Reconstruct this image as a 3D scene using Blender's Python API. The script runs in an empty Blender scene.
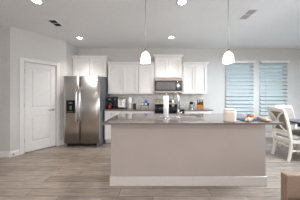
import bpy, bmesh, math, random
from mathutils import Vector, Matrix
random.seed(7)
sc = bpy.context.scene
C = sc.collection
PI = math.pi

# ---------------------------------------------------------------- camera
cd = bpy.data.cameras.new('camera'); cam = bpy.data.objects.new('camera', cd); C.objects.link(cam)
cam.location = (0, 0, 1.30); cam.rotation_euler = (PI/2, 0, 0)
cd.sensor_width = 36; cd.lens = 142/300*36; cd.shift_x = -0.010; cd.shift_y = -0.0167
cd.clip_start = 0.05; sc.camera = cam
# ---------------------------------------------------------------- world, lights, exposure
sc.view_settings.view_transform = 'Standard'; sc.view_settings.look = 'None'
sc.view_settings.gamma = 1; sc.view_settings.use_curve_mapping = False
sc.view_settings.exposure = 0.76
w = bpy.data.worlds.new('world'); sc.world = w; w.use_nodes = True
bg = w.node_tree.nodes['Background']; bg.inputs[0].default_value = (0.54, 0.72, 0.82, 1); bg.inputs[1].default_value = .5

def area(name, loc, rot, sx, sy, power, col):
    l = bpy.data.lights.new(name, 'AREA'); l.shape = 'RECTANGLE'; l.size = sx; l.size_y = sy
    l.energy = power; l.color = col
    o = bpy.data.objects.new(name, l); C.objects.link(o); o.location = loc; o.rotation_euler = rot
    return o
area('rear_fill_light', (0.3, -3.45, 1.4), (PI/2, 0, 0), 7.5, 2.4, 72, (0.97, 0.98, 1.0))  # broad soft fill added behind the camera; the rear wall has no window
area('living_ceiling_light', (0.4, -1.0, 2.66), (math.radians(42), 0, 0), 3.4, 0.5, 18, (1.0, 0.98, 0.96))
area('patio_door_light', (4.0, 1.9, 1.6), (0, PI/2-0.9, 0), 1.5, 1.8, 55, (0.80, 0.90, 1.0))
area('dining_fill_light', (2.9, 2.1, 2.5), (0, 0, 0), 0.7, 0.7, 68, (0.74, 0.88, 1.0))  # cool fill added out of view to brighten the floor right of the island
sl = bpy.data.lights.new('sun', 'SUN'); sl.energy = 1.0; sl.angle = .02; so = bpy.data.objects.new('sun', sl); C.objects.link(so); so.location = (0, -6, 12); so.rotation_euler = (math.radians(48), 0, math.radians(-12))

# ---------------------------------------------------------------- materials
def lin(c):
    return tuple(((v/255)/12.92 if v/255 <= 0.04045 else ((v/255+0.055)/1.055)**2.4) for v in c) + (1,)
def mat(name, c, rough=0.5, metal=0.0, noise=0, c2=None, scale=20, bump=0, bscale=200, stretch=(1, 1, 1),
        emit=0, emitc=None, trans=0, ior=1.45, coat=0, spec=0.5, alpha=1):
    m = bpy.data.materials.new(name); m.use_nodes = True; nt = m.node_tree
    b = nt.nodes['Principled BSDF']
    b.inputs['Base Color'].default_value = lin(c); b.inputs['Roughness'].default_value = rough
    b.inputs['Metallic'].default_value = metal; b.inputs['IOR'].default_value = ior
    b.inputs['Transmission Weight'].default_value = trans; b.inputs['Coat Weight'].default_value = coat
    b.inputs['Specular IOR Level'].default_value = spec; b.inputs['Alpha'].default_value = alpha
    if emit:
        b.inputs['Emission Color'].default_value = lin(emitc or c); b.inputs['Emission Strength'].default_value = emit
    tc = nt.nodes.new('ShaderNodeTexCoord'); mp = nt.nodes.new('ShaderNodeMapping')
    mp.inputs['Scale'].default_value = stretch; nt.links.new(tc.outputs['Object'], mp.inputs[0])
    if c2 is None and noise == 0: c2 = tuple(max(0, v-4) for v in c)
    n = nt.nodes.new('ShaderNodeTexNoise'); n.inputs['Scale'].default_value = scale; n.inputs['Detail'].default_value = 4
    nt.links.new(mp.outputs[0], n.inputs['Vector'])
    r = nt.nodes.new('ShaderNodeValToRGB'); r.color_ramp.elements[0].position = .35; r.color_ramp.elements[1].position = .65
    r.color_ramp.elements[0].color = lin(c); r.color_ramp.elements[1].color = lin(c2 or c)
    nt.links.new(n.outputs['Fac'], r.inputs[0]); nt.links.new(r.outputs[0], b.inputs['Base Color'])
    if bump:
        n2 = nt.nodes.new('ShaderNodeTexNoise'); n2.inputs['Scale'].default_value = bscale; nt.links.new(mp.outputs[0], n2.inputs['Vector'])
        bp = nt.nodes.new('ShaderNodeBump'); bp.inputs['Strength'].default_value = bump; bp.inputs['Distance'].default_value = 0.01
        nt.links.new(n2.outputs['Fac'], bp.inputs['Height']); nt.links.new(bp.outputs[0], b.inputs['Normal'])
    return m

M = {}
M['wall'] = mat('greige_wall_paint', (203, 200, 196), 0.85, bump=.15, bscale=90)
M['ceiling'] = mat('ceiling_paint', (238, 240, 241), 0.9, bump=.3, bscale=60)
M['trim'] = mat('white_trim_paint', (222, 219, 216), 0.4)
M['cab'] = mat('white_cabinet_paint', (230, 226, 222), 0.38)
M['island'] = mat('taupe_island_paint', (185, 173, 167), 0.7, c2=(181, 169, 163), scale=3, bump=.1, bscale=120)
M['islandtrim'] = mat('island_baseboard_paint', (218, 210, 204), 0.45)
M['quartz'] = mat('taupe_quartz', (104, 96, 92), 0.08, c2=(130, 121, 116), scale=90, ior=1.75)
M['steel'] = mat('brushed_stainless', (208, 203, 198), 0.30, 1.0, c2=(200, 195, 190), scale=6, stretch=(60, 60, .6), bump=.02, bscale=20)
M['steeldark'] = mat('dark_brushed_stainless', (136, 126, 118), 0.33, 1.0, c2=(128, 119, 111), scale=6, stretch=(.6, 60, 60))
M['fridgeside'] = mat('grey_appliance_side', (120, 124, 128), 0.5, 0.2)
M['chrome'] = mat('chrome', (215, 218, 222), 0.12, 1.0)
M['nickel'] = mat('brushed_nickel', (165, 158, 150), 0.3, 1.0)
M['black'] = mat('black_plastic', (18, 18, 20), 0.35)
M['blackglass'] = mat('black_glass', (12, 13, 16), 0.08)
M['greyglass'] = mat('grey_mesh_glass', (92, 88, 86), 0.25)
M['greyglass'] = mat('grey_mesh_glass', (92, 88, 86), 0.25)
M['darkvoid'] = mat('dark_shadow_gap', (25, 23, 22), 0.9)
M['screen'] = mat('pale_blue_display', (150, 165, 175), 0.3, emit=.15)
M['ventdark'] = mat('dark_vent_fins', (70, 74, 74), 0.6)
M['ventlight'] = mat('grey_vent_fins', (196, 194, 190), 0.6)
M['bulb'] = mat('recessed_bulb', (255, 250, 240), 0.5, emit=14)
M['shade'] = mat('frosted_lamp_glass', (250, 248, 244), 0.4, emit=.9, emitc=(255, 248, 238))
M['cord'] = mat('nickel_cord', (190, 184, 178), 0.4, 0.6)
M['blind'] = mat('white_blind_vinyl', (216, 219, 218), 0.45)
M['vinyl'] = mat('white_window_vinyl', (226, 232, 226), 0.4)
M['wood'] = mat('honey_wood', (196, 132, 66), 0.45, c2=(168, 104, 46), scale=12, stretch=(1, 1, 12))
M['tanwood'] = mat('tan_wood', (196, 160, 122), 0.55, c2=(176, 136, 98), scale=30, stretch=(6, 1, 1))
M['cream'] = mat('cream_ceramic', (232, 216, 206), 0.45, c2=(226, 208, 198), scale=10)
M['white'] = mat('white_plastic', (240, 240, 240), 0.4)
M['paper'] = mat('paper_towel', (236, 236, 238), 0.9, bump=.3, bscale=150)
M['red'] = mat('red_plastic', (206, 40, 40), 0.4)
M['blue'] = mat('blue_card', (30, 96, 190), 0.45)
M['ltblue'] = mat('pale_blue_glaze', (150, 172, 198), 0.35)
M['green'] = mat('green_card', (70, 140, 70), 0.5)
M['amber'] = mat('amber_wax', (196, 120, 70), 0.4)
M['navy'] = mat('navy_cloth', (44, 52, 72), 0.9, c2=(56, 66, 88), scale=60, bump=.3, bscale=200)
M['knit'] = mat('cream_tan_cloth', (206, 184, 166), 0.95, c2=(160, 118, 88), scale=45, bump=.5, bscale=120)
M['chairwood'] = mat('antique_white_wood', (232, 224, 214), 0.5)
M['chairfab'] = mat('taupe_weave', (150, 140, 130), 0.9, c2=(136, 126, 117), scale=160, bump=.3, bscale=300)
M['tabletop'] = mat('dark_blue_grey_tabletop', (52, 58, 70), 0.12, c2=(46, 50, 62), scale=8)
M['sofafab'] = mat('tan_upholstery', (164, 144, 128), 0.95, c2=(138, 116, 100), scale=140, bump=.4, bscale=260)
M['sofaseat'] = mat('light_tan_upholstery', (186, 164, 146), 0.95, c2=(176, 154, 136), scale=140, bump=.4, bscale=260)
M['sofatop'] = mat('cream_piping_fabric', (218, 206, 192), 0.95, scale=100)
M['fence'] = mat('white_vinyl_fence', (240, 242, 240), 0.5)
M['lawn'] = mat('lawn', (120, 140, 100), 0.95, c2=(96, 120, 82), scale=30)

def translucent(m, c, f):
    nt = m.node_tree; b = nt.nodes['Principled BSDF']; o = nt.nodes['Material Output']
    t = nt.nodes.new('ShaderNodeBsdfTranslucent'); t.inputs[0].default_value = lin(c); x = nt.nodes.new('ShaderNodeMixShader'); x.inputs[0].default_value = f
    nt.links.new(b.outputs[0], x.inputs[1]); nt.links.new(t.outputs[0], x.inputs[2]); nt.links.new(x.outputs[0], o.inputs[0])
translucent(M['blind'], (218, 227, 228), .36)
def floor_mat():
    m = bpy.data.materials.new('wood_look_plank_tile'); m.use_nodes = True; nt = m.node_tree; L = nt.links.new
    b = nt.nodes['Principled BSDF']; tc = nt.nodes.new('ShaderNodeTexCoord')
    br = nt.nodes.new('ShaderNodeTexBrick'); br.offset = .37; br.offset_frequency = 2
    br.inputs['Scale'].default_value = 1; br.inputs['Brick Width'].default_value = 1.2; br.inputs['Row Height'].default_value = .152
    br.inputs['Mortar Size'].default_value = .0035; br.inputs['Mortar Smooth'].default_value = .3
    br.inputs['Color1'].default_value = lin((170, 156, 145)); br.inputs['Color2'].default_value = lin((147, 133, 122))
    br.inputs['Mortar'].default_value = lin((110, 97, 88)); L(tc.outputs['Object'], br.inputs['Vector'])
    mp = nt.nodes.new('ShaderNodeMapping'); mp.inputs['Scale'].default_value = (1.6, 14, 1); L(tc.outputs['Object'], mp.inputs[0])
    n = nt.nodes.new('ShaderNodeTexNoise'); n.inputs['Scale'].default_value = 2.2; n.inputs['Detail'].default_value = 6; n.inputs['Distortion'].default_value = .6
    L(mp.outputs[0], n.inputs['Vector'])
    r = nt.nodes.new('ShaderNodeValToRGB'); r.color_ramp.elements[0].position = .3; r.color_ramp.elements[1].position = .7
    r.color_ramp.elements[0].color = (.70, .69, .68, 1); r.color_ramp.elements[1].color = (1.12, 1.10, 1.08, 1)
    L(n.outputs['Fac'], r.inputs[0])
    mx = nt.nodes.new('ShaderNodeMix'); mx.data_type = 'RGBA'; mx.blend_type = 'MULTIPLY'; mx.inputs['Factor'].default_value = 1
    L(br.outputs['Color'], mx.inputs[6]); L(r.outputs[0], mx.inputs[7]); L(mx.outputs[2], b.inputs['Base Color'])
    b.inputs['Roughness'].default_value = .24
    bp = nt.nodes.new('ShaderNodeBump'); bp.inputs['Strength'].default_value = .25; bp.inputs['Distance'].default_value = .004; bp.invert = True
    L(br.outputs['Fac'], bp.inputs['Height']); L(bp.outputs[0], b.inputs['Normal'])
    return m
M['floor'] = floor_mat()
def splash_mat():
    m = bpy.data.materials.new('grey_mosaic_backsplash'); m.use_nodes = True; nt = m.node_tree; L = nt.links.new
    b = nt.nodes['Principled BSDF']; tc = nt.nodes.new('ShaderNodeTexCoord')
    mp = nt.nodes.new('ShaderNodeMapping'); mp.inputs['Rotation'].default_value = (PI/2, 0, 0); L(tc.outputs['Object'], mp.inputs[0])
    br = nt.nodes.new('ShaderNodeTexBrick'); br.inputs['Scale'].default_value = 1
    br.inputs['Brick Width'].default_value = .10; br.inputs['Row Height'].default_value = .03; br.inputs['Mortar Size'].default_value = .002
    br.inputs['Color1'].default_value = lin((226, 221, 214)); br.inputs['Color2'].default_value = lin((200, 193, 186)); br.inputs['Mortar'].default_value = lin((190, 186, 180))
    L(mp.outputs[0], br.inputs['Vector']); L(br.outputs['Color'], b.inputs['Base Color']); b.inputs['Roughness'].default_value = .25
    return m
M['splash'] = splash_mat()
def glass_mat(name, tint, gloss):
    m = bpy.data.materials.new(name); m.use_nodes = True; nt = m.node_tree; nt.nodes.clear(); L = nt.links.new
    o = nt.nodes.new('ShaderNodeOutputMaterial'); t = nt.nodes.new('ShaderNodeBsdfTransparent'); t.inputs[0].default_value = tint
    g = nt.nodes.new('ShaderNodeBsdfGlossy'); g.inputs['Roughness'].default_value = .03
    f = nt.nodes.new('ShaderNodeFresnel'); f.inputs[0].default_value = gloss; x = nt.nodes.new('ShaderNodeMixShader')
    L(f.outputs[0], x.inputs[0]); L(t.outputs[0], x.inputs[1]); L(g.outputs[0], x.inputs[2]); L(x.outputs[0], o.inputs[0])
    return m
M['pane'] = glass_mat('window_glass', (.93, .97, .98, 1), 1.12)
M['screenmesh'] = glass_mat('insect_screen', (.62, .66, .66, 1), 1.1)
M['clear'] = glass_mat('clear_glass', (.8, .85, .87, 1), 1.5)

# ---------------------------------------------------------------- mesh helpers
def B(): return bmesh.new()
def box(bm, x0, x1, y0, y1, z0, z1):
    v = [bm.verts.new(p) for p in ((x0,y0,z0),(x1,y0,z0),(x1,y1,z0),(x0,y1,z0),(x0,y0,z1),(x1,y0,z1),(x1,y1,z1),(x0,y1,z1))]
    for f in ((0,3,2,1),(4,5,6,7),(0,1,5,4),(1,2,6,5),(2,3,7,6),(3,0,4,7)): bm.faces.new([v[i] for i in f])
    return bm
def frustum(bm, a, b, z0, z1):   # a, b = (x0,x1,y0,y1)
    v = [bm.verts.new(p) for p in ((a[0],a[2],z0),(a[1],a[2],z0),(a[1],a[3],z0),(a[0],a[3],z0),(b[0],b[2],z1),(b[1],b[2],z1),(b[1],b[3],z1),(b[0],b[3],z1))]
    for f in ((0,3,2,1),(4,5,6,7),(0,1,5,4),(1,2,6,5),(2,3,7,6),(3,0,4,7)): bm.faces.new([v[i] for i in f])
    return bm
def lathe(bm, prof, cx=0, cy=0, seg=28, cap=True):
    rings = []
    for r, z in prof:
        rings.append([bm.verts.new((cx+r*math.cos(2*PI*i/seg), cy+r*math.sin(2*PI*i/seg), z)) for i in range(seg)])
    for a, b in zip(rings, rings[1:]):
        for i in range(seg):
            f = bm.faces.new((a[i], a[(i+1)%seg], b[(i+1)%seg], b[i])); f.smooth = True
    if cap:
        if prof[0][0] > 1e-5: bm.faces.new(list(reversed(rings[0])))
        if prof[-1][0] > 1e-5: bm.faces.new(rings[-1])
    return bm
def tube(bm, pts, r, seg=12, flat=1.0):
    pts = [Vector(p) for p in pts]; rr = r if isinstance(r, (list, tuple)) else [r]*len(pts)
    rings = []; up = None
    for i, p in enumerate(pts):
        t = (pts[min(i+1, len(pts)-1)] - pts[max(i-1, 0)]).normalized()
        if up is None:
            up = Vector((0, 0, 1)) if abs(t.z) < .9 else Vector((0, 1, 0))
        a = t.cross(up).normalized(); b = a.cross(t).normalized(); up = b
        rings.append([bm.verts.new(p + a*rr[i]*math.cos(2*PI*k/seg) + b*rr[i]*flat*math.sin(2*PI*k/seg)) for k in range(seg)])
    for a, b in zip(rings, rings[1:]):
        for k in range(seg):
            f = bm.faces.new((a[k], a[(k+1)%seg], b[(k+1)%seg], b[k])); f.smooth = True
    bm.faces.new(list(reversed(rings[0]))); bm.faces.new(rings[-1])
    return bm
def sweep_rect(bm, pts, w, d, side):
    """square-section bar along pts; side = unit vector of its width"""
    pts = [Vector(p) for p in pts]; side = Vector(side); rings = []
    ww = w if isinstance(w, (list, tuple)) else [w]*len(pts)
    for i, p in enumerate(pts):
        t = (pts[min(i+1, len(pts)-1)] - pts[max(i-1, 0)]).normalized(); n = side.cross(t).normalized()
        rings.append([bm.verts.new(p + side*sx*ww[i]/2 + n*sy*d/2) for sx, sy in ((-1,-1),(1,-1),(1,1),(-1,1))])
    for a, b in zip(rings, rings[1:]):
        for k in range(4): bm.faces.new((a[k], a[(k+1)%4], b[(k+1)%4], b[k]))
    bm.faces.new(list(reversed(rings[0]))); bm.faces.new(rings[-1])
    return bm
def prism(bm, poly, axis, a, b):
    """poly of 2D points; axis 'y': (x,z) extruded y a..b; axis 'x': (y,z); axis 'z': (x,y)"""
    def P(p, t): return {'y': (p[0], t, p[1]), 'x': (t, p[0], p[1]), 'z': (p[0], p[1], t)}[axis]
    va = [bm.verts.new(P(p, a)) for p in poly]; vb = [bm.verts.new(P(p, b)) for p in poly]; n = len(poly)
    bm.faces.new(va); bm.faces.new(list(reversed(vb)))
    for i in range(n): bm.faces.new((va[i], vb[i], vb[(i+1)%n], va[(i+1)%n]))
    return bm
def obj(name, bm, m, parent=None, loc=(0,0,0), rz=0, bevel=0, label=None, seg=2, smooth=False):
    bmesh.ops.recalc_face_normals(bm, faces=bm.faces)
    me = bpy.data.meshes.new(name); bm.to_mesh(me); bm.free(); me.materials.append(M[m] if isinstance(m, str) else m)
    if smooth:
        for p in me.polygons: p.use_smooth = True
    o = bpy.data.objects.new(name, me); C.objects.link(o); o.parent = parent; o.location = loc; o.rotation_euler = (0, 0, rz)
    if bevel:
        md = o.modifiers.new('bevel', 'BEVEL'); md.width = bevel; md.segments = seg; md.limit_method = 'ANGLE'; md.angle_limit = math.radians(40)
    if label: o['label'] = label
    return o
def thing(name, label, cat, loc=(0,0,0), rz=0, group=None):
    o = bpy.data.objects.new(name, None); C.objects.link(o); o.empty_display_size = .1
    o.location = loc; o.rotation_euler = (0, 0, rz); o['label'] = label; o['category'] = cat
    if group: o['group'] = group
    return o
def tag(o, label, cat, group=None, kind=None):
    o['label'] = label; o['category'] = cat
    if group: o['group'] = group
    if kind: o['kind'] = kind
    return o
def struct(name, bm, m, parent=None, bevel=0, label=None, loc=(0,0,0), rz=0):
    o = obj(name, bm, m, parent, loc, rz, bevel)
    if parent is None: o['kind'] = 'structure'
    if label: o['label'] = label
    return o

# ================================================================ SETTING
H = 2.74; YB = 4.40; XL = -5.2; XR = 4.72; YR = -3.6
A = Vector((-2.99, 2.97)); Bp = Vector((-2.32, 3.79))
struct('floor', box(B(), XL, XR, YR, YB+.15, -.10, 0), 'floor', label='wood-look plank tile floor in light taupe brown')
struct('ceiling', box(B(), XL, XR, YR, YB+.15, H, H+.1), 'ceiling', label='flat light grey ceiling')
# back wall with two window openings
WX = [(2.26, 3.11), (3.31, 4.15)]; WZ0, WZ1 = .63, 2.31
bm = B()
box(bm, -2.45, WX[0][0], YB, YB+.14, 0, H); box(bm, WX[0][1], WX[1][0], YB, YB+.14, 0, H); box(bm, WX[1][1], XR, YB, YB+.14, 0, H)
for x0, x1 in WX:
    box(bm, x0, x1, YB, YB+.14, 0, WZ0); box(bm, x0, x1, YB, YB+.14, WZ1, H)
struct('wall_back', bm, 'wall', label='greige back wall with two windows')
struct('wall_left', box(B(), XL, A.x, A.y, A.y+.12, 0, H), 'wall', label='greige wall left of the pantry door')
struct('wall_alcove', box(B(), -2.44, -2.32, Bp.y, YB, 0, H), 'wall', label='short greige wall beside the refrigerator')
struct('wall_side', box(B(), XL-.12, XL, YR, A.y+.12, 0, H), 'wall')
struct('wall_right', box(B(), XR, XR+.12, YR, YB+.14, 0, H), 'wall')
struct('wall_rear', box(B(), XL, XR, YR-.12, YR, 0, H), 'wall')
# angled pantry wall with a doorway: local x along the wall, y into the wall
d = Bp-A; LW = d.length; ang = math.atan2(d.y, d.x)
DX0, DX1, DZ = .206*LW, .792*LW, 2.045
bm = B(); box(bm, 0, DX0, 0, .12, 0, H); box(bm, DX1, LW, 0, .12, 0, H); box(bm, DX0, DX1, 0, .12, DZ, H)
struct('wall_pantry', bm, 'wall', loc=(A.x, A.y, 0), rz=ang, label='angled greige wall holding the white pantry door')
# pantry door
dr = thing('door_1', 'white two-panel pantry door with lever handle', 'door', (A.x, A.y, 0), ang)
del dr['category']; dr['kind'] = 'structure'
def panel_slab(bm, x0, x1, y0, y1, z0, z1, panels, rec=.010, mould=.018):
    """slab whose front (y0) has recessed rectangular panels"""
    yb = y0+rec
    box(bm, x0, x1, yb, y1, z0, z1)
    zs = sorted(panels, key=lambda p: p[2])
    xa = zs[0][0]; xb = zs[0][1]
    box(bm, x0, xa, y0, yb, z0, z1); box(bm, xb, x1, y0, yb, z0, z1)
    zc = z0
    for p in zs:
        box(bm, xa, xb, y0, yb, zc, p[2]); zc = p[3]
        frustum_y(bm, (xa+.03, xb-.03, p[2]+.03, p[3]-.03), (xa+.03+mould, xb-.03-mould, p[2]+.03+mould, p[3]-.03-mould), yb, y0+.002)
    box(bm, xa, xb, y0, yb, zc, z1)
    return bm
def frustum_y(bm, a, b, y0, y1):
    v = [bm.verts.new(p) for p in ((a[0],y0,a[2]),(a[1],y0,a[2]),(a[1],y0,a[3]),(a[0],y0,a[3]),(b[0],y1,b[2]),(b[1],y1,b[2]),(b[1],y1,b[3]),(b[0],y1,b[3]))]
    for f in ((0,3,2,1),(4,5,6,7),(0,1,5,4),(1,2,6,5),(2,3,7,6),(3,0,4,7)): bm.faces.new([v[i] for i in f])
dw = DX1-DX0
obj('door_slab', panel_slab(B(), DX0+.012, DX1-.012, .022, .055, .022, DZ-.012, [(DX0+.115, DX1-.115, .22, .82), (DX0+.115, DX1-.115, 1.00, 1.90)], rec=.012), 'trim', dr, bevel=.002)
bm = B(); CW = .075
box(bm, DX0-CW, DX0-.001, -.018, -.0005, 0, DZ+CW); box(bm, DX1+.001, DX1+CW, -.018, -.0005, 0, DZ+CW); box(bm, DX0-.001, DX1+.001, -.018, -.0005, DZ+.001, DZ+CW)
obj('door_casing', bm, 'trim', dr, bevel=.005)
bm = B(); box(bm, DX0-.0005, DX0+.008, 0, .115, 0, DZ); box(bm, DX1-.008, DX1+.0005, 0, .115, 0, DZ); box(bm, DX0+.008, DX1-.008, 0, .115, DZ-.008, DZ); box(bm, DX0+.008, DX1-.008, .06, .10, .0, DZ-.008)
obj('door_jamb', bm, 'trim', dr)
for hz in (.30, 1.07, 1.84):
    bm = B(); tube(bm, [(DX0+.010, .014, hz-.045), (DX0+.010, .014, hz+.045)], .007); obj('hinge', bm, 'nickel', dr)
bm = B(); hx = DX1-.07; hz = .93
tube(bm, [(hx, .022, hz), (hx, .014, hz)], .028, 20); tube(bm, [(hx, .02, hz), (hx, -.035, hz)], .010); tube(bm, [(hx+.01, -.035, hz), (hx-.05, -.038, hz), (hx-.11, -.034, hz+.003)], [.011, .009, .007])
obj('lever_handle', bm, 'nickel', dr)
# baseboards
def bb(name, x0, x1, y, **k):
    bm = B(); prism(bm, [(y-.0005, 0), (y-.014, 0), (y-.014, .09), (y-.009, .105), (y-.006, .12), (y-.0005, .12)], 'x', x0, x1); return struct(name, bm, 'trim', **k)
bb('baseboard_left', XL, A.x, A.y)
bb('baseboard_back', 1.62, XR, YB)
for nm, x0, x1 in (('baseboard_pantry', .0, DX0-CW-.001), ('baseboard_alcove', DX1+CW+.001, LW)):
    bm = B(); prism(bm, [(-.0005, 0), (-.014, 0), (-.014, .09), (-.009, .105), (-.006, .12), (-.0005, .12)], 'x', x0, x1)
    struct(nm, bm, 'trim', loc=(A.x, A.y, 0), rz=ang)
ds = thing('door_stop', 'small brown rubber-tipped door stop on the baseboard left of the pantry door', 'door stop', (A.x+.045*d.x/LW+.001*0, A.y+.045*d.y/LW, .06), ang)
obj('rod', tube(B(), [(.0, -.015, 0), (.0, -.065, 0)], .006), 'nickel', ds); obj('rubber_tip', tube(B(), [(0, -.065, 0), (0, -.078, 0)], .010), 'black', ds)

# windows
for i, (x0, x1) in enumerate(WX):
    y = YB+.075
    bm = B(); fw = .035; zm = (WZ0+WZ1)/2-.15*0
    zm = 1.30
    for (a, b_, c, e) in ((x0+.001, x0+fw, WZ0+.001, WZ1-.001), (x1-fw, x1-.001, WZ0+.001, WZ1-.001), (x0+fw, x1-fw, WZ0+.001, WZ0+fw), (x0+fw, x1-fw, WZ1-fw, WZ1-.001), (x0+fw, x1-fw, zm-.03, zm+.015)):
        box(bm, a, b_, y, y+.05, c, e)
    wf = struct('window_%d' % (i+1), bm, 'vinyl', label=('left' if i == 0 else 'right')+' single-hung window with white blind')
    obj('upper_pane', box(B(), x0+fw, x1-fw, y+.030, y+.034, zm+.015, WZ1-fw), 'pane', wf)
    obj('lower_pane', box(B(), x0+fw, x1-fw, y+.016, y+.020, WZ0+fw, zm-.03), 'pane', wf)
    obj('insect_screen', box(B(), x0+fw, x1-fw, y+.040, y+.042, WZ0+fw, zm-.03), 'screenmesh', wf, label='dull grey insect screen over the lower sash')
    struct('trim_%d' % (i+1), box(B(), x0-.03, x1+.03, YB-.085, YB-.0005, WZ0-.035, WZ0), 'trim', bevel=.004, label='white window sill under the blind')
    b_ = thing('window_blind', ('white horizontal slat blind on the left window, nearer the cabinets' if i == 0 else 'white horizontal slat blind on the right window, behind the dining chairs'), 'blind', (x0, YB-.042, WZ0), group='blinds on the back windows')
    W = x1-x0; HH = WZ1-WZ0
    bm = B(); box(bm, -.03, W-.005, -.055, -.036, HH-.03, HH+.03); box(bm, -.01, W-.02, -.034, .036, HH-.035, HH+.02)
    obj('headrail', bm, 'trim', b_, bevel=.003)
    bm = B(); n = 14; p = (HH-.08)/n; ca, sa = math.cos(math.radians(60)), math.sin(math.radians(60)); hw = .051
    for k in range(n):
        z = .045+p*(k+.5)
        vs = []
        for (u, t) in ((-hw, -.0015), (hw, -.0015), (hw, .0015), (-hw, .0015)):
            vs.append((u*ca - t*sa, z + u*sa + t*ca))
        prism(bm, vs, 'x', -.016, W-.024)
    obj('slats', bm, 'blind', b_)
    obj('bottom_rail', box(B(), .006, W-.006, -.025, .025, .006, .028), 'blind', b_, bevel=.003)
    for cx in (.12, W-.12):
        obj('ladder_cord', tube(B(), [(cx, -.034, .02), (cx, -.034, HH-.04)], .003, 6), 'blind', b_)

# outdoors
lawn = struct('ground_outside', box(B(), -4, 16, YB+.16, 24, -.25, -.15), 'lawn')
fence = thing('vinyl_fence', 'white vinyl privacy fence seen through the window blinds', 'fence', (6, 10.4, -.15))
bm = B(); 
for k in range(50): box(bm, -7+k*.28, -7+k*.28+.27, 0, .03, .05, 2.45)
obj('boards', bm, 'fence', fence)
bm = B(); box(bm, -7, 7, -.02, .05, 2.45, 2.55); box(bm, -7, 7, -.02, .05, .03, .15); obj('rail', bm, 'fence', fence)
for k in range(7):
    obj('post', box(B(), -7+k*2.3, -6.88+k*2.3, -.05, .07, 0, 2.65), 'fence', fence)

# ceiling lights and vents
def downlight(x, y, lab):
    t = thing('recessed_light', lab, 'ceiling light', (x, y, H), group='recessed ceiling lights')
    obj('trim_ring', lathe(B(), [(.058, -.001), (.092, -.001), (.090, -.006), (.062, -.009), (.058, -.001)], cap=False), 'trim', t)
    obj('lens', lathe(B(), [(.0001, -.003), (.0575, -.003), (.0575, -.001), (.0001, -.001)], cap=False), 'bulb', t, label='glowing white lens')
    l = bpy.data.lights.new('downlight_lamp', 'SPOT'); l.energy = 46; l.spot_size = math.radians(98); l.spot_blend = 1.0; l.shadow_soft_size = .06; l.color = (1, .97, .93)
    o = bpy.data.objects.new('downlight_lamp', l); C.objects.link(o); o.parent = t; o.location = (0, 0, -.03)
downlight(-1.85, 3.58, 'round glowing recessed light in the ceiling in front of the refrigerator')
downlight(.455, 3.54, 'round glowing recessed light in the ceiling in front of the microwave')
downlight(-1.78, 2.175, 'round glowing recessed light at the upper left, nearest the dark vent')
downlight(.45, 2.20, 'round glowing recessed light at the top between the two pendants')
def vent(x0, x1, y0, y1, fm, lab):
    t = thing('ceiling_vent', lab, 'air vent', ((x0+x1)/2, (y0+y1)/2, H), group='ceiling air vents')
    a, b = (x1-x0)/2+.012, (y1-y0)/2+.012; f = .034
    bm = B()
    for r in ((-a, -a+f, -b, b), (a-f, a, -b, b), (-a+f, a-f, -b, -b+f), (-a+f, a-f, b-f, b), (-a+f, a-f, -.006, .006)):
        box(bm, r[0], r[1], r[2], r[3], -.009, -.0005)
    obj('frame', bm, 'white', t)
    obj('duct_opening', box(B(), -a+f, a-f, -b+f, b-f, -.002, -.0005), 'darkvoid' if fm == 'ventdark' else 'ventlight', t)
    bm = B(); n = 9
    for s in (-1, 1):
        for k in range(n):
            x = -a+f+(2*a-2*f)*(k+.5)/n
            prism(bm, [(x-.004, -.003), (x+.001, -.003), (x+.005, -.008), (x+.001, -.008)], 'y', *sorted((s*.008, s*(b-f))))
    obj('louvres', bm, fm, t)
vent(-2.04, -1.86, 2.70, 2.98, 'ventdark', 'white-framed ceiling vent with dark louvres at left')
vent(1.60, 1.785, 2.37, 2.71, 'ventlight', 'white ceiling vent with pale louvres at right')

# ================================================================ KITCHEN RUN
def shaker(bm, x0, x1, z0, z1, y, t=.023, r=.06, rec=.020):
    """shaker door, front face at y, back at y+t"""
    box(bm, x0+r, x1-r, y+rec, y+t, z0+r, z1-r)
    box(bm, x0, x0+r, y, y+t, z0, z1); box(bm, x1-r, x1, y, y+t, z0, z1)
    box(bm, x0+r, x1-r, y, y+t, z0, z0+r); box(bm, x0+r, x1-r, y, y+t, z1-r, z1)
    return bm
def upper(name, x0, x1, z0, z1, depth, nd, lab, crown=(1, 1), stile=.015, fill=0, rail=True):
    """origin at bottom back-left; crown on top, z1 = top of crown"""
    W = x1-x0; hb = z1-z0-.075
    t = thing(name, lab, 'cabinet', (x0, YB-.002, z0), group='white upper cabinets')
    bm = B(); box(bm, .001, W-.001, -depth+.024, 0, 0, hb)
    if rail: box(bm, .001, W-.001, -depth+.005, -depth+.024, -.0, .022)
    obj('body', bm, 'cab', t, bevel=.002)
    l, r = crown; e = .045
    bm = B(); a = (.001, W-.001, -depth, 0); b = (.001-e*l, W-.001+e*r, -depth-e, 0)
    box(bm, a[0], a[1], a[2], a[3], hb, hb+.015)
    frustum(bm, a, b, hb+.015, hb+.06); box(bm, b[0], b[1], b[2], b[3], hb+.06, hb+.075)
    obj('crown_moulding', bm, 'cab', t)
    xs = fill+stile; dwid = (W-fill-2*stile)/nd
    for k in range(nd):
        bm = B(); shaker(bm, xs+k*dwid+.006, xs+(k+1)*dwid-.006, .03 if rail else .012, hb-.012, -depth)
        obj('door', bm, 'cab', t, bevel=.0015)
    return t
upper('refrigerator_cabinet', -2.318, -1.345, 1.815, 2.42, .33, 2, 'white two-door cabinet above the stainless refrigerator', crown=(0, 1), fill=.03, rail=False)
upper('wall_cabinet', -1.300, -.42, 1.33, 2.235, .33, 2, 'white two-door upper cabinet just right of the refrigerator, above the coffee makers', crown=(0, 0))
upper('wall_cabinet', -.418, .025, 1.33, 2.235, .33, 1, 'narrow single-door white upper cabinet left of the microwave', crown=(0, 0))
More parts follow.
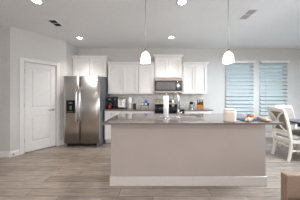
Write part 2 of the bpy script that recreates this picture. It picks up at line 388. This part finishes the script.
upper('microwave_cabinet', .045, .825, 1.795, 2.45, .33, 2, 'short raised white two-door cabinet directly above the microwave', rail=False)
upper('wall_cabinet', .845, 1.56, 1.33, 2.235, .33, 2, 'white two-door upper cabinet right of the microwave, above the knife block', crown=(0, 1))
struct('trim_3', box(B(), .026, .044, YB-.31, YB-.003, 1.345, 2.20), 'cab', label='white filler strip left of the microwave cabinet')
struct('trim_4', box(B(), .826, .844, YB-.31, YB-.003, 1.345, 2.20), 'cab', label='white filler strip right of the microwave cabinet')
struct('trim_5', box(B(), -1.30, 1.60, YB-.010, YB-.0005, .915, 1.345), 'splash', label='grey mosaic tile backsplash')

def base_cab(x0, x1, nd, lab, left_fill=0):
    W = x1-x0; D = .59
    t = thing('base_cabinet', lab, 'cabinet', (x0, YB-.002, 0), group='white base cabinets')
    bm = B(); box(bm, .001, W-.001, -D, 0, .10, .880); box(bm, .001, W-.001, -D+.07, -.02, 0, .10)
    obj('body', bm, 'cab', t, bevel=.002)
    dwid = (W-.02)/nd
    for k in range(nd):
        a = .01+k*dwid+.003; b = .01+(k+1)*dwid-.003
        do = obj('door', shaker(B(), a, b, .115, .715, -D-.0235), 'cab', t, bevel=.0015)
        hx = (b-.035) if k % 2 == 0 else (a+.035)
        bm = B(); tube(bm, [(hx, -D-.05, .56), (hx, -D-.05, .69)], .006); tube(bm, [(hx, -D-.02, .575), (hx, -D-.05, .575)], .005); tube(bm, [(hx, -D-.02, .675), (hx, -D-.05, .675)], .005)
        obj('handle', bm, 'nickel', do, label='brushed nickel bar handle')
        dd = obj('drawer', box(B(), a, b, -D-.02, -D, .725, .870), 'cab', t, bevel=.003)
        m_ = (a+b)/2; bm = B(); tube(bm, [(m_-.06, -D-.05, .80), (m_+.06, -D-.05, .80)], .006); tube(bm, [(m_-.045, -D-.02, .80), (m_-.045, -D-.05, .80)], .005); tube(bm, [(m_+.045, -D-.02, .80), (m_+.045, -D-.05, .80)], .005)
        obj('handle', bm, 'nickel', dd, label='brushed nickel bar handle')
base_cab(-1.300, -.86, 1, 'white single-door base cabinet beside the refrigerator, showing left of the island')
base_cab(-.858, .035, 2, 'white two-door base cabinet left of the range, mostly behind the island')
base_cab(.845, 1.56, 2, 'white two-door base cabinet right of the range, mostly behind the island')
tag(obj('countertop', box(B(), -1.302, .040, YB-.640, YB-.011, .881, .915), 'quartz', bevel=.004), 'grey-brown quartz countertop between refrigerator and range, holding the coffee makers', 'countertop', 'back countertops')
tag(obj('countertop', box(B(), .840, 1.60, YB-.640, YB-.011, .881, .915), 'quartz', bevel=.004), 'short grey-brown quartz countertop right of the range, holding the knife block', 'countertop', 'back countertops')

# refrigerator
FX0, FX1, FY = -2.24, -1.335, 3.53
fr = thing('refrigerator', 'stainless steel side-by-side refrigerator with black water dispenser', 'refrigerator', (FX0, FY, 0))
FW = FX1-FX0
obj('case', box(B(), .004, FW-.004, .075, .83, .03, 1.755), 'fridgeside', fr, bevel=.004, label='grey painted refrigerator case')
def fdoor(x0, x1, cut=None):
    bm = B(); n = 10; pts = []
    for i in range(n+1):
        u = i/n; x = x0+(x1-x0)*u; bow = .012*(1-(2*u-1)**2) ; e = .012 if i in (0, n) else 0
        pts.append((x, .012+e-bow))
    poly = pts+[(x1, .068), (x0, .068)]
    prism(bm, poly, 'z', .095, 1.77)
    for f in bm.faces: f.smooth = abs(f.normal.z) < .5 and f.calc_center_median().y < .03
    return bm
xm = .405
d1 = obj('freezer_door', fdoor(.002, xm-.003), 'steel', fr); d2 = obj('refrigerator_door', fdoor(xm+.003, FW-.002), 'steel', fr)
for dd, hx in ((d1, xm-.045), (d2, xm+.045)):
    bm = B(); tube(bm, [(hx, .0, .64), (hx, -.045, .67), (hx, -.058, .80), (hx, -.062, 1.06), (hx, -.058, 1.33), (hx, -.045, 1.46), (hx, .0, 1.49)], .0165, 12)
    obj('handle', bm, 'chrome', dd, label='long curved metal handle')
bm = B(); box(bm, .085, .305, -.012, .02, .85, 1.17); dsp = obj('dispenser', bm, 'blackglass', d1, bevel=.006, label='black ice and water dispenser')
obj('display', box(B(), .15, .24, -.014, -.012, 1.095, 1.11), 'screen', fr)
obj('dispenser_tray', box(B(), .13, .26, -.03, -.012, .875, .89), 'nickel', fr, bevel=.003)
obj('dispenser_paddle', frustum_y(b0 := B(), (.17, .22, .93, 1.03), (.18, .21, .94, 1.02), -.012, -.022) or b0, 'nickel', fr)
obj('toe_grille', box(B(), .06, FW-.06, .055, .075, .035, .088), 'black', fr)
obj('badge', box(B(), FW-.16, FW-.07, -.0035, .02, 1.635, 1.648), 'nickel', fr)
for fx in (.03, FW-.075):
    obj('foot', box(B(), fx, fx+.045, .03, .09, .0, .095), 'fridgeside', fr, bevel=.004)
for fx in (.1, FW-.1): obj('caster', tube(B(), [(fx-.015, .7, .018), (fx+.015, .7, .018)], .018, 16), 'black', fr)

# microwave
mw = thing('microwave', 'stainless over-the-range microwave under the short cabinet', 'microwave', (.05, YB-.40, 1.352))
MWW, MH = .77, .435
obj('case', box(B(), 0, MWW, .02, .385, 0, MH), 'steeldark', mw, bevel=.003)
md_ = obj('door', box(B(), 0.005, MWW-.12, -.012, .018, .065, MH-.09), 'blackglass', mw, bevel=.003)
obj('window', box(B(), .05, MWW-.19, -.015, -.012, .10, MH-.125), 'greyglass', md_, label='dark glass door window')
obj('top_vent', box(B(), .0, MWW, -.008, .018, MH-.08, MH-.002), 'steeldark', mw, bevel=.003)
obj('control_panel', box(B(), MWW-.115, MWW-.005, -.010, .018, .065, MH-.09), 'blackglass', mw, bevel=.002)
obj('display', box(B(), MWW-.1, MWW-.03, -.012, -.010, MH-.15, MH-.125), 'greyglass', mw)
obj('bottom_strip', box(B(), .0, MWW, -.008, .018, .01, .058), 'steeldark', mw, bevel=.002)
obj('light_lens', box(B(), .3, .45, .1, .2, -.002, .0), 'white', mw)
bm = B(); hx = MWW-.15; tube(bm, [(hx, -.012, .09), (hx, -.05, .105), (hx, -.055, .20), (hx, -.05, MH-.125), (hx, -.012, MH-.11)], .011); obj('handle', bm, 'chrome', md_)

# range
rg = thing('range', 'stainless electric range with black glass cooktop below the microwave', 'stove', (.055, YB-.69, 0))
RW = .765
obj('case', box(B(), 0, RW, .03, .675, .03, .905), 'steeldark', rg, bevel=.003)
ck = obj('cooktop', box(B(), -.0, RW, .0, .62, .905, .922), 'blackglass', rg, bevel=.004)
for bx, by, br_ in ((.2, .17, .10), (.57, .17, .085), (.2, .45, .08), (.57, .45, .10)):
    bm = B(); lathe(bm, [(br_-.004, .9222), (br_, .9222), (br_, .923), (br_-.004, .923), (br_-.004, .9222)], bx, by, cap=False); obj('burner_ring', bm, 'nickel', ck)
bm = B(); prism(bm, [(.60, .922), (.585, 1.03), (.60, 1.145), (.615, 1.16), (.675, 1.16), (.675, .922)], 'x', 0, RW); obj('backguard', bm, 'steeldark', rg, bevel=.004)
bm = B(); prism(bm, [(.5835, .99), (.582, 1.03), (.588, 1.04), (.60, .99)], 'x', .01, RW-.01)
obj('backguard_lower_strip', box(B(), .008, RW-.008, .575, .60, .923, 1.015), 'blackglass', rg, bevel=.002); bm.free()
obj('display', box(B(), .25, .51, .585, .60, 1.07, 1.13), 'blackglass', rg, bevel=.002)
for kx in (.06, .15, .61, .70): obj('knob', tube(B(), [(kx, .60, 1.09), (kx, .565, 1.088)], [.024, .019], 18), 'black', rg)
od = obj('oven_door', box(B(), .004, RW-.004, .0, .03, .22, .80), 'blackglass', rg, bevel=.004)
bm = B(); tube(bm, [(.06, -.04, .76), (RW-.06, -.04, .76)], .012); tube(bm, [(.08, 0, .76), (.08, -.04, .76)], .009); tube(bm, [(RW-.08, 0, .76), (RW-.08, -.04, .76)], .009); obj('handle', bm, 'chrome', od)
obj('front_strip', box(B(), .004, RW-.004, .0, .03, .81, .90), 'blackglass', rg, bevel=.003)
dw_ = obj('storage_drawer', box(B(), .004, RW-.004, .0, .03, .05, .21), 'steeldark', rg, bevel=.004)
for fx in (.05, RW-.05):
    for fy in (.08, .6): obj('foot', lathe(B(), [(.018, 0), (.018, .03)], fx, fy, 12), 'black', rg)

# ---------------- items on the left back counter (z = .915)
ZC = .9155
def at(px, Y): return (px-153)/142*Y
# drip coffee maker
x = at(108.4, 4.0); cm = thing('coffee_maker', 'black drip coffee maker nearest the refrigerator, red cup in front', 'coffee maker', (-1.212, 4.05, ZC))
obj('base', box(B(), -.08, .08, -.11, .11, 0, .03), 'black', cm, bevel=.008)
obj('column', box(B(), -.08, .08, .03, .11, .03, .30), 'black', cm, bevel=.01)
obj('brew_head', box(B(), -.08, .08, -.10, .11, .22, .325), 'black', cm, bevel=.015)
bm = B(); lathe(bm, [(.045, .031), (.062, .05), (.065, .11), (.05, .16), (.048, .175)], 0, -.035); tube(bm, [(.05, -.035, .15), (.08, -.06, .14), (.08, -.06, .07), (.06, -.04, .06)], .008); obj('carafe', bm, 'blackglass', cm)
obj('badge', box(B(), -.03, .03, -.103, -.100, .26, .275), 'nickel', cm)
x = at(109.2, 3.86); cu = thing('cup', 'small red cup in front of the coffee maker nearest the refrigerator', 'cup', (x, 3.875, ZC))
obj('body', lathe(B(), [(.020, 0), (.026, .10), (.023, .10), (.018, .006)]), 'red', cu); bm = B(); tube(bm, [(.024, 0, .08), (.042, 0, .07), (.042, 0, .04), (.021, 0, .03)], .005, 8); obj('handle', bm, 'red', cu)
# pod brewer
x = at(114, 4.0); pb = thing('pod_coffee_machine', 'glossy black pod coffee machine between the drip coffee maker and the toaster', 'coffee maker', (x+.036, 4.05, ZC))
obj('base', box(B(), -.06, .06, -.13, .12, 0, .035), 'black', pb, bevel=.01); obj('body', box(B(), -.065, .065, .0, .12, .035, .30), 'black', pb, bevel=.02)
obj('brew_head', box(B(), -.06, .06, -.11, .12, .20, .33), 'blackglass', pb, bevel=.03, seg=4); obj('water_tank', box(B(), -.045, .045, .121, .15, .04, .28), 'ltblue', pb, bevel=.01)
obj('lever', tube(B(), [(-.045, -.09, .335), (0, -.115, .345), (.045, -.09, .335)], .008), 'nickel', pb)
# toaster
x = at(121.9, 4.0); ts = thing('toaster', 'stainless steel toaster on the counter between coffee makers and white grinder', 'toaster', (x, 4.06, ZC))
obj('body', box(B(), -.115, .115, -.12, .12, .02, .285), 'steel', ts, bevel=.03, seg=4)
obj('base', box(B(), -.11, .11, -.115, .115, 0.0, .022), 'black', ts, bevel=.005)
for sy in (-.035, .035): obj('slot', box(B(), -.08, .08, sy-.014, sy+.014, .284, .2865), 'black', ts)
obj('front_window', box(B(), -.055, .02, -.124, -.119, .09, .24), 'nickel', ts, bevel=.003); obj('side_trim', box(B(), .088, .110, -.122, -.105, .05, .25), 'ltblue', ts, bevel=.003)
obj('lever', box(B(), .05, .075, -.135, -.12, .17, .19), 'black', ts, bevel=.003); obj('top_slot_cover', box(B(), -.07, .05, -.1235, -.119, .245, .26), 'black', ts)
# white grinder
x = at(129.5, 4.0); g = thing('grinder', 'white-topped small kitchen grinder on a cream base', 'grinder', (x, 4.03, ZC))
obj('base', lathe(B(), [(.045, 0), (.047, .02), (.036, .06), (.034, .13), (.042, .155)]), 'cream', g); obj('hopper', lathe(B(), [(.05, .155), (.056, .165), (.056, .29), (.05, .30)]), 'white', g); obj('lid', lathe(B(), [(.052, .30), (.048, .315), (.01, .32)]), 'white', g)
# black canister
x = at(134.6, 4.0); k = thing('canister', 'small black lidded canister right of the white grinder', 'canister', (x, 4.0, ZC))
obj('body', lathe(B(), [(.042, 0), (.044, .01), (.044, .11), (.04, .115)]), 'black', k); obj('lid', lathe(B(), [(.045, .116), (.045, .135), (.012, .14), (.012, .15), (.001, .153)]), 'blackglass', k)
# wooden riser
x = at(144.7, 4.0); r = thing('riser', 'low honey-coloured wooden riser shelf holding small packages', 'shelf riser', (x, 4.0, ZC))
obj('shelf_top', box(B(), -.13, .13, -.07, .07, .075, .09), 'wood', r, bevel=.003)
for lx in (-.115, .115): obj('leg', box(B(), lx-.01, lx+.01, -.06, .06, 0, .075), 'wood', r, bevel=.002)
ZR = ZC+.0905
tag(obj('packet', box(B(), -.05, .05, -.03, .03, 0, .085), 'green', loc=(x-.055, 4.0, ZR), bevel=.006), 'green and white packet on the wooden riser', 'packet')
tag(obj('box', box(B(), -.035, .035, -.03, .03, 0, .15), 'blue', loc=(x+.035, 4.01, ZR), bevel=.003), 'upright bright blue carton on the wooden riser', 'carton')
j = thing('jar', 'small dark jar at the right end of the wooden riser', 'jar', (x+.1, 3.99, ZR)); obj('body', lathe(B(), [(.022, 0), (.026, .01), (.026, .055), (.02, .065)], seg=18), 'black', j); obj('lid', lathe(B(), [(.023, .0655), (.023, .08), (.001, .082)], seg=18), 'nickel', j)
rj = thing('shaker', 'tiny red-capped white shaker at the left end of the wooden riser', 'shaker', (x-.118, 3.955, ZR)); obj('body', lathe(B(), [(.010, 0), (.0105, .03)], seg=14), 'white', rj); obj('cap', lathe(B(), [(.0105, .0302), (.008, .045), (.001, .048)], seg=14), 'red', rj)
obj('packet_label', box(B(), -.035, .02, -.0315, -.03, .02, .065), 'white', bpy.data.objects['packet'])
obj('carton_label', box(B(), -.025, .025, -.0315, -.03, .02, .06), 'white', bpy.data.objects['box'])
# right back counter
x = at(191.3, 4.0); g = thing('kettle', 'small glass and steel pot with black lid between range and knife block', 'kettle', (x, 4.0, ZC))
obj('base', lathe(B(), [(.065, 0), (.065, .022), (.055, .028)]), 'chrome', g); obj('body', lathe(B(), [(.052, .029), (.055, .05), (.05, .13)]), 'nickel', g); obj('collar', lathe(B(), [(.051, .1305), (.048, .19), (.03, .20), (.001, .202)]), 'black', g)
bm = B(); tube(bm, [(.045, 0, .18), (.085, 0, .17), (.085, 0, .08), (.054, 0, .06)], .009, 8); obj('handle', bm, 'black', g)
x = at(200, 4.0); kb = thing('knife_block', 'light wooden knife block full of black-handled knives', 'knife block', (x, 4.0, ZC), rz=-.25)
bm = B(); prism(bm, [(-.105, 0), (.105, 0), (.105, .12), (.02, .20), (-.105, .12-.0)], 'y', -.055, .055)
bm.free(); bm = B(); prism(bm, [(-.11, 0), (.10, 0), (.10, .11), (-.0, .18), (-.11, .09)], 'x', -.085, .085)
obj('block', bm, 'wood', kb, bevel=.004)
for i in range(4):
    for jx in range(2):
        u = (.25, .70)[jx]; y = -.11+.11*u; z = .09+.09*u; px = -.06+i*.04
        nrm = Vector((-.12+.07*i, -.45, .89)); p0 = Vector((px, y, z)); kn = obj('knife_handle', tube(B(), [p0+nrm*.001, p0+nrm*.05, p0+nrm*(.12 if jx else .09)], [.010, .014, .012], 8), 'black', kb)

# ================================================================ ISLAND
IX0, IX1, IY0, IY1 = -.605, 1.615, 2.038, 2.79
isl = thing('kitchen_island', 'long taupe-painted kitchen island with pale baseboard', 'island', ((IX0+IX1)/2, (IY0+IY1)/2, 0))
cx, cy = (IX0+IX1)/2, (IY0+IY1)/2
SX0, SX1, SY0, SY1 = .13, .86, 2.42, 2.76      # sink hole
bm = B()
box(bm, IX0-cx, IX1-cx, IY0-cy, IY0+.12-cy, 0, .905); box(bm, IX0-cx, IX0+.1-cx, IY0+.12-cy, IY1-cy, 0, .905); box(bm, IX1-.1-cx, IX1-cx, IY0+.12-cy, IY1-cy, 0, .905)
obj('panel', bm, 'island', isl)
bm = B(); box(bm, IX0+.1-cx, IX1-.1-cx, IY1-.04-cy, IY1-.02-cy, .1, .885); box(bm, IX0+.1-cx, IX1-.1-cx, IY0+.12-cy, IY1-.04-cy, .1, .12); obj('cabinet_body', bm, 'cab', isl)
n = 5; wdt = (IX1-IX0-.2)/n
for k in range(n):
    a = IX0+.1+k*wdt+.003-cx; obj('door', box(B(), a, a+wdt-.006, IY1-.02-cy, IY1-cy, .115, .88), 'cab', isl, bevel=.002)
bm = B(); t = .015
for (a, b_, c, e) in ((IX0-t, IX1+t, IY0-t, IY0-.0003), (IX0-t, IX0-.0003, IY0, IY1), (IX1+.0003, IX1+t, IY0, IY1)):
    box(bm, a-cx, b_-cx, c-cy, e-cy, 0, .135)
obj('baseboard', bm, 'islandtrim', isl, bevel=.005)
# countertop with sink cut-out
CX0, CX1, CY0, CY1 = -.675, 1.735, 1.880, 2.84; bm = B()
box(bm, CX0, SX0, CY0, CY1, .906, .930); box(bm, SX1, CX1, CY0, CY1, .906, .930); box(bm, SX0, SX1, CY0, SY0, .906, .930); box(bm, SX0, SX1, SY1, CY1, .906, .930)
bmesh.ops.remove_doubles(bm, verts=bm.verts, dist=1e-5)
tag(obj('island_countertop', bm, 'quartz'), 'long grey-brown quartz slab on top of the island, around the sink', 'countertop')
sk = thing('sink', 'stainless undermount sink set into the island countertop', 'sink', ((SX0+SX1)/2, (SY0+SY1)/2, .70))
a, b_ = (SX1-SX0)/2, (SY1-SY0)/2; bm = B()
for r in ((-a, -a+.004, -b_, b_, 0, .222), (a-.004, a, -b_, b_, 0, .222), (-a, a, -b_, -b_+.004, 0, .222), (-a, a, b_-.004, b_, 0, .222), (-a, a, -b_, b_, -.004, 0)): box(bm, *r)
obj('basin', bm, 'steel', sk); obj('drain', lathe(B(), [(.045, .0005), (.045, .004), (.03, .003), (.001, .002)]), 'chrome', sk)
# faucet
ZI = .9305
fc = thing('faucet', 'tall chrome pull-down faucet standing at the sink on the island', 'faucet', (.415, 2.335, ZI), rz=math.radians(25))
obj('base_flange', lathe(B(), [(.030, 0), (.030, .006), (.022, .012)]), 'chrome', fc)
obj('body', lathe(B(), [(.020, .012), (.019, .12), (.016, .13)]), 'chrome', fc)
pts = [(0, 0, .13), (0, 0, .30)]; R_ = .075
for k in range(1, 13):
    th = PI*k/12; pts.append((0, R_-R_*math.cos(th), .30+R_*1.35*math.sin(th)))
sp = obj('spout', tube(B(), pts, .015, 14), 'chrome', fc)
obj('spray_head', tube(B(), [(0, 2*R_, .30), (0, 2*R_+.003, .24), (0, 2*R_+.005, .17)], [.015, .019, .021], 14), 'chrome', fc)
obj('lever', tube(B(), [(.018, 0, .07), (.05, 0, .075), (.10, 0, .10)], [.010, .008, .006], 10), 'chrome', fc)
# paper towel
ph = thing('paper_towel_holder', 'chrome paper towel stand on the island beside the faucet', 'paper towel holder', (at(166, 2.31), 2.31, ZI))
obj('base', lathe(B(), [(.075, 0), (.075, .006), (.06, .012), (.012, .016)]), 'chrome', ph); obj('rod', tube(B(), [(0, 0, .014), (0, 0, .375)], .006), 'chrome', ph); obj('finial', lathe(B(), [(.006, .375), (.010, .380), (.009, .389), (.001, .393)], seg=14), 'chrome', ph)
tag(obj('paper_towel_roll', lathe(B(), [(.018, .0), (.041, .0), (.041, .335), (.018, .335), (.018, 0)], cap=False), 'paper', loc=(at(166, 2.31), 2.31, ZI+.065-.046)), 'slim white paper towel roll standing on the chrome holder', 'paper towel')
# jar on the island
jr = thing('canister', 'cream ribbed ceramic canister with lid on the right part of the island', 'canister', (1.075, 1.995, ZI))
prof = [(.070, 0), (.080, .008), (.083, .02)]
for k in range(9): prof += [(.0835, .026+k*.0125), (.0815, .032+k*.0125)]
prof += [(.080, .142), (.070, .150)]
obj('body', lathe(B(), prof, seg=40), 'cream', jr); obj('lid', lathe(B(), [(.072, .1505), (.073, .168), (.068, .174), (.02, .176), (.001, .177)], seg=40), 'cream', jr)
# candle cup, napkins, cloth
cn = thing('candle_cup', 'small amber cup with pale blue rim behind the cloths', 'candle holder', (1.60, 2.33, ZI))
obj('body', lathe(B(), [(.040, 0), (.052, .01), (.055, .05)]), 'amber', cn); obj('rim', lathe(B(), [(.0555, .0505), (.057, .052), (.057, .072), (.050, .072), (.049, .0505)], cap=False), 'ltblue', cn); obj('wax', lathe(B(), [(.0485, .0505), (.0485, .060), (.001, .060)]), 'cream', cn)
def cloth(name, m, poly_c, sx, sy, th, loc, rz, lab, cat, amp=.004, seedv=1):
    bm = B(); nx, ny = 24, 12; rnd = random.Random(seedv); ph_ = [rnd.uniform(0, 6) for _ in range(4)]
    def hgt(u, v): return th*(1-max(0, abs(2*u-1)-.85)/.15*.7) + amp*(math.sin(9*u+ph_[0]+4*v)+math.sin(7*v+ph_[1]-6*u))*.5+amp
    top = [[bm.verts.new(((u-.5)*sx*(1+.05*math.sin(5*v+ph_[2])), (v-.5)*sy*(1+.08*math.sin(6*u+ph_[3])), hgt(u, v))) for v in [j/ny for j in range(ny+1)]] for u in [i/nx for i in range(nx+1)]]
    bot = [[bm.verts.new((vv.co.x, vv.co.y, 0)) for vv in col] for col in top]
    for i in range(nx):
        for j_ in range(ny):
            f = bm.faces.new((top[i][j_], top[i+1][j_], top[i+1][j_+1], top[i][j_+1])); f.smooth = True
            bm.faces.new((bot[i][j_+1], bot[i+1][j_+1], bot[i+1][j_], bot[i][j_]))
    for i in range(nx):
        bm.faces.new((top[i][0], bot[i][0], bot[i+1][0], top[i+1][0])); bm.faces.new((top[i+1][ny], bot[i+1][ny], bot[i][ny], top[i][ny]))
    for j_ in range(ny):
        bm.faces.new((top[0][j_+1], bot[0][j_+1], bot[0][j_], top[0][j_])); bm.faces.new((top[nx][j_], bot[nx][j_], bot[nx][j_+1], top[nx][j_+1]))
    return tag(obj(name, bm, m, loc=loc, rz=rz), lab, cat)
cloth('napkin', 'navy', 0, .42, .20, .006, (1.47, 2.10, ZI), -.05, 'dark navy folded napkin lying flat under the tan cloths', 'napkin', amp=.002, seedv=3)
# two wooden spoons / tan braided tie
def strand(name, m, pts, r, lab, cat):
    bm = B(); P = [Vector(p) for p in pts]
    # sample polyline evenly and bead it
    L_ = [0]
    for a_, b2 in zip(P, P[1:]): L_.append(L_[-1]+(b2-a_).length)
    N = int(L_[-1]/(r*1.1)); 
    for k_ in range(N+1):
        s_ = L_[-1]*k_/N; i_ = max(i for i in range(len(L_)) if L_[i] <= s_+1e-9); i_ = min(i_, len(P)-2)
        q = P[i_].lerp(P[i_+1], (s_-L_[i_])/(L_[i_+1]-L_[i_])); prof_ = [(r*math.sin(PI*t_/6)+1e-4, q.z-r*math.cos(PI*t_/6)) for t_ in range(7)]
        lathe(bm, prof_, q.x, q.y, 10, cap=False)
    return tag(obj(name, bm, m), lab, cat)
cloth('tea_towel', 'knit', 0, .30, .07, .016, (1.61, 2.07, ZI+.0105), 1.35, 'rumpled tan and brown woven towel near the right end of the island', 'towel', amp=.008, seedv=5)
cloth('tea_towel', 'knit', 0, .27, .06, .018, (1.385, 2.04, ZI+.0105), .79, 'cream and tan bunched cloth strip beside the cream canister', 'towel', amp=.009, seedv=8)

# pendants
def pendant(x, lab):
    t = thing('pendant_light', lab, 'pendant lamp', (x, 2.0, 1.757), group='pendant lights over the island')
    obj('shade', lathe(B(), [(.070, 0), (.072, .015), (.069, .06), (.061, .10), (.046, .130), (.024, .146), (.022, .144), (.043, .127), (.057, .098), (.065, .06), (.068, .015), (.067, 0), (.070, 0)], cap=False), 'shade', t, label='glowing frosted white bell shade')
    obj('socket_cap', lathe(B(), [(.022, .150), (.022, .175), (.012, .185), (.006, .195)]), 'nickel', t)
    obj('stem', tube(B(), [(0, 0, .19), (0, 0, H-1.757-.02)], .0055, 10), 'cord', t)
    obj('canopy', lathe(B(), [(.012, H-1.757-.03), (.055, H-1.757-.018), (.06, H-1.757-.0005)]), 'nickel', t)
    obj('bulb', lathe(B(), [(.001, .03), (.022, .04), (.028, .065), (.02, .10), (.012, .149)]), 'bulb', t)
    l = bpy.data.lights.new('pendant_lamp', 'POINT'); l.energy = 6; l.shadow_soft_size = .05; l.color = (1, .93, .84)
    o = bpy.data.objects.new('pendant_lamp', l); C.objects.link(o); o.parent = t; o.location = (0, 0, -.06)
pendant(-.105, 'left glass pendant lamp hanging in front of the cabinets')
pendant(1.06, 'right glass pendant lamp hanging beside the left window')

# ================================================================ DINING
def make_chair(loc, rz, lab):
    """faces +x; width along y"""
    t = thing('dining_chair', lab, 'chair', loc, rz, 'dining chairs at the table')
    hw = .185
    for s in (-1, 1):
        y = s*hw
        sweep = [(-.265, y, 0), (-.235, y, .12), (-.215, y, .25), (-.21, y, .37), (-.225, y, .50), (-.25, y, .64), (-.285, y, .80), (-.335, y, .96), (-.365, y, 1.01)]
        obj('leg', sweep_rect(B(), sweep, [.034, .036, .04, .044, .044, .04, .038, .036, .034], .042, (0, 1, 0)), 'chairwood', t, bevel=.006)
        f = [(.215, s*.21, 0), (.21, s*.205, .2), (.205, s*.20, .415)]
        obj('leg', sweep_rect(B(), f, [.026, .034, .044], .042, (0, 1, 0)), 'chairwood', t, bevel=.006)
    # crest rail, curved
    def crest(z0, z1, x0, x1, th):
        bm = B(); n = 12; ring = []
        for i in range(n+1):
            u = -1+2*i/n; y = u*(hw+.02); c = .03*(1-u*u); up = .018*(1-u*u)
            ring.append([bm.verts.new(p) for p in ((x0-c-th/2, y, z0), (x0-c+th/2, y, z0), (x1-c+th/2, y, z1+up), (x1-c-th/2, y, z1+up))])
        for a_, b2 in zip(ring, ring[1:]):
            for k in range(4): bm.faces.new((a_[k], a_[(k+1)%4], b2[(k+1)%4], b2[k]))
        bm.faces.new(ring[0]); bm.faces.new(list(reversed(ring[-1]))); return bm
    obj('top_rail', crest(.965, 1.03, -.335, -.365, .040), 'chairwood', t, bevel=.008)
    obj('back_rail', crest(.535, .575, -.225, -.235, .030), 'chairwood', t, bevel=.005)
    # upholstered inner back
    bm = B(); n = 10; rings = []
    for zz, xx in ((.575, -.205), (.70, -.235), (.83, -.265), (.975, -.315)):
        rings.append([(xx-.03*(1-(-1+2*i/n)**2), (-1+2*i/n)*(hw-.018), zz) for i in range(n+1)])
    F = [[bm.verts.new(p) for p in r_] for r_ in rings]; K = [[bm.verts.new((p[0]+.022, p[1], p[2])) for p in r_] for r_ in rings]
    for a_ in range(3):
        for i in range(n):
            bm.faces.new((F[a_][i], F[a_][i+1], F[a_+1][i+1], F[a_+1][i])); bm.faces.new((K[a_][i+1], K[a_][i], K[a_+1][i], K[a_+1][i+1]))
        for i in (0, n): bm.faces.new((F[a_][i], K[a_][i], K[a_+1][i], F[a_+1][i]))
    for i in range(n):
        for a_ in (0, 3): bm.faces.new((F[a_][i], F[a_][i+1], K[a_][i+1], K[a_][i]))
    obj('backrest', bm, 'chairfab', t, label='taupe fabric inside back', smooth=True)
    # two curved splats meeting in the middle
    for s in (-1, 1):
        pts = []
        for k in range(13):
            u = -1+2*k/12; z = .575+(.39)*(k/12); y = s*(.022+(hw-.045)*u*u)
            xb = -.245-.085*((z-.575)/.39)**1.3 - .03*(1-(y/hw)**2)
            pts.append((xb-.012, y, z))
        bm = B(); tube(bm, pts, .015, 8); obj('splat', bm, 'chairwood', t)
    obj('seat', (lambda bm: frustum(box(bm, -.19, .25, -.215, .215, .425, .455), (-.19, .25, -.215, .215), (-.16, .22, -.185, .185), .455, .485))(B()), 'chairfab', t, bevel=.012, label='taupe fabric seat cushion')
    bm = B(); box(bm, -.20, .235, -.215, -.19, .36, .424); box(bm, -.20, .235, .19, .215, .36, .424); box(bm, .205, .235, -.19, .19, .36, .424); box(bm, -.225, -.195, -.19, .19, .36, .424)
    obj('apron', bm, 'chairwood', t, bevel=.004)
    bm = B(); box(bm, -.225, -.200, -.17, .17, .275, .305); box(bm, -.21, .205, -.20, -.18, .20, .225); box(bm, -.21, .205, .18, .20, .20, .225); obj('stretcher', bm, 'chairwood', t, bevel=.004)
    return t
make_chair((2.89, 2.94, 0), 0, 'antique white dining chair with taupe fabric seen from behind, nearest the island')
make_chair((3.36, 3.31, 0), -PI/2, 'antique white dining chair at the far end of the table, below the right window')
tb = thing('dining_table', 'dark blue-grey dining table at the right edge behind the island', 'table', (3.45, 2.36, 0))
obj('tabletop', box(B(), -.59, .59, -.80, .80, .725, .762), 'tabletop', tb, bevel=.008)
bm = B(); box(bm, -.42, .42, -.62, -.59, .64, .725); box(bm, -.42, .42, .59, .62, .64, .725); box(bm, -.42, -.39, -.59, .59, .64, .725); box(bm, .39, .42, -.59, .59, .64, .725); obj('apron', bm, 'tabletop', tb)
for lx in (-.0,):
    for ly in (-.45, .45):
        obj('pedestal', lathe(B(), [(.10, .05), (.06, .12), (.05, .3), (.075, .45), (.06, .64), (.09, .724)], 0, ly), 'tabletop', tb)
        obj('foot', box(B(), -.30, .30, ly-.05, ly+.05, 0, .05), 'tabletop', tb, bevel=.01)

# ================================================================ ARMCHAIR (lower right corner), faces left
ac = thing('armchair', 'tan fabric armchair at the lower right corner, facing left', 'armchair', (1.12, .85, 0))
obj('arm', box(B(), 0, .80, .335, .40, .12, .628), 'sofafab', ac, bevel=.008, label='slim tan upholstered arm')
obj('arm', box(B(), 0, .80, -.40, -.335, .12, .628), 'sofafab', ac, bevel=.008, label='slim tan upholstered arm')
obj('backrest', box(B(), .62, .80, -.333, .333, .12, .85), 'sofafab', ac, bevel=.03, seg=4)
obj('seat_frame', box(B(), .01, .62, -.333, .333, .12, .30), 'sofafab', ac, bevel=.01)
obj('seat_cushion', box(B(), -.035, .615, -.330, .330, .302, .45), 'sofaseat', ac, bevel=.045, seg=5, label='lighter tan rounded seat cushion', smooth=True)
for lx in (.05, .75):
    for ly in (-.35, .35): obj('leg', lathe(B(), [(.016, 0), (.024, .12)], lx, ly, 14), 'tanwood', ac)
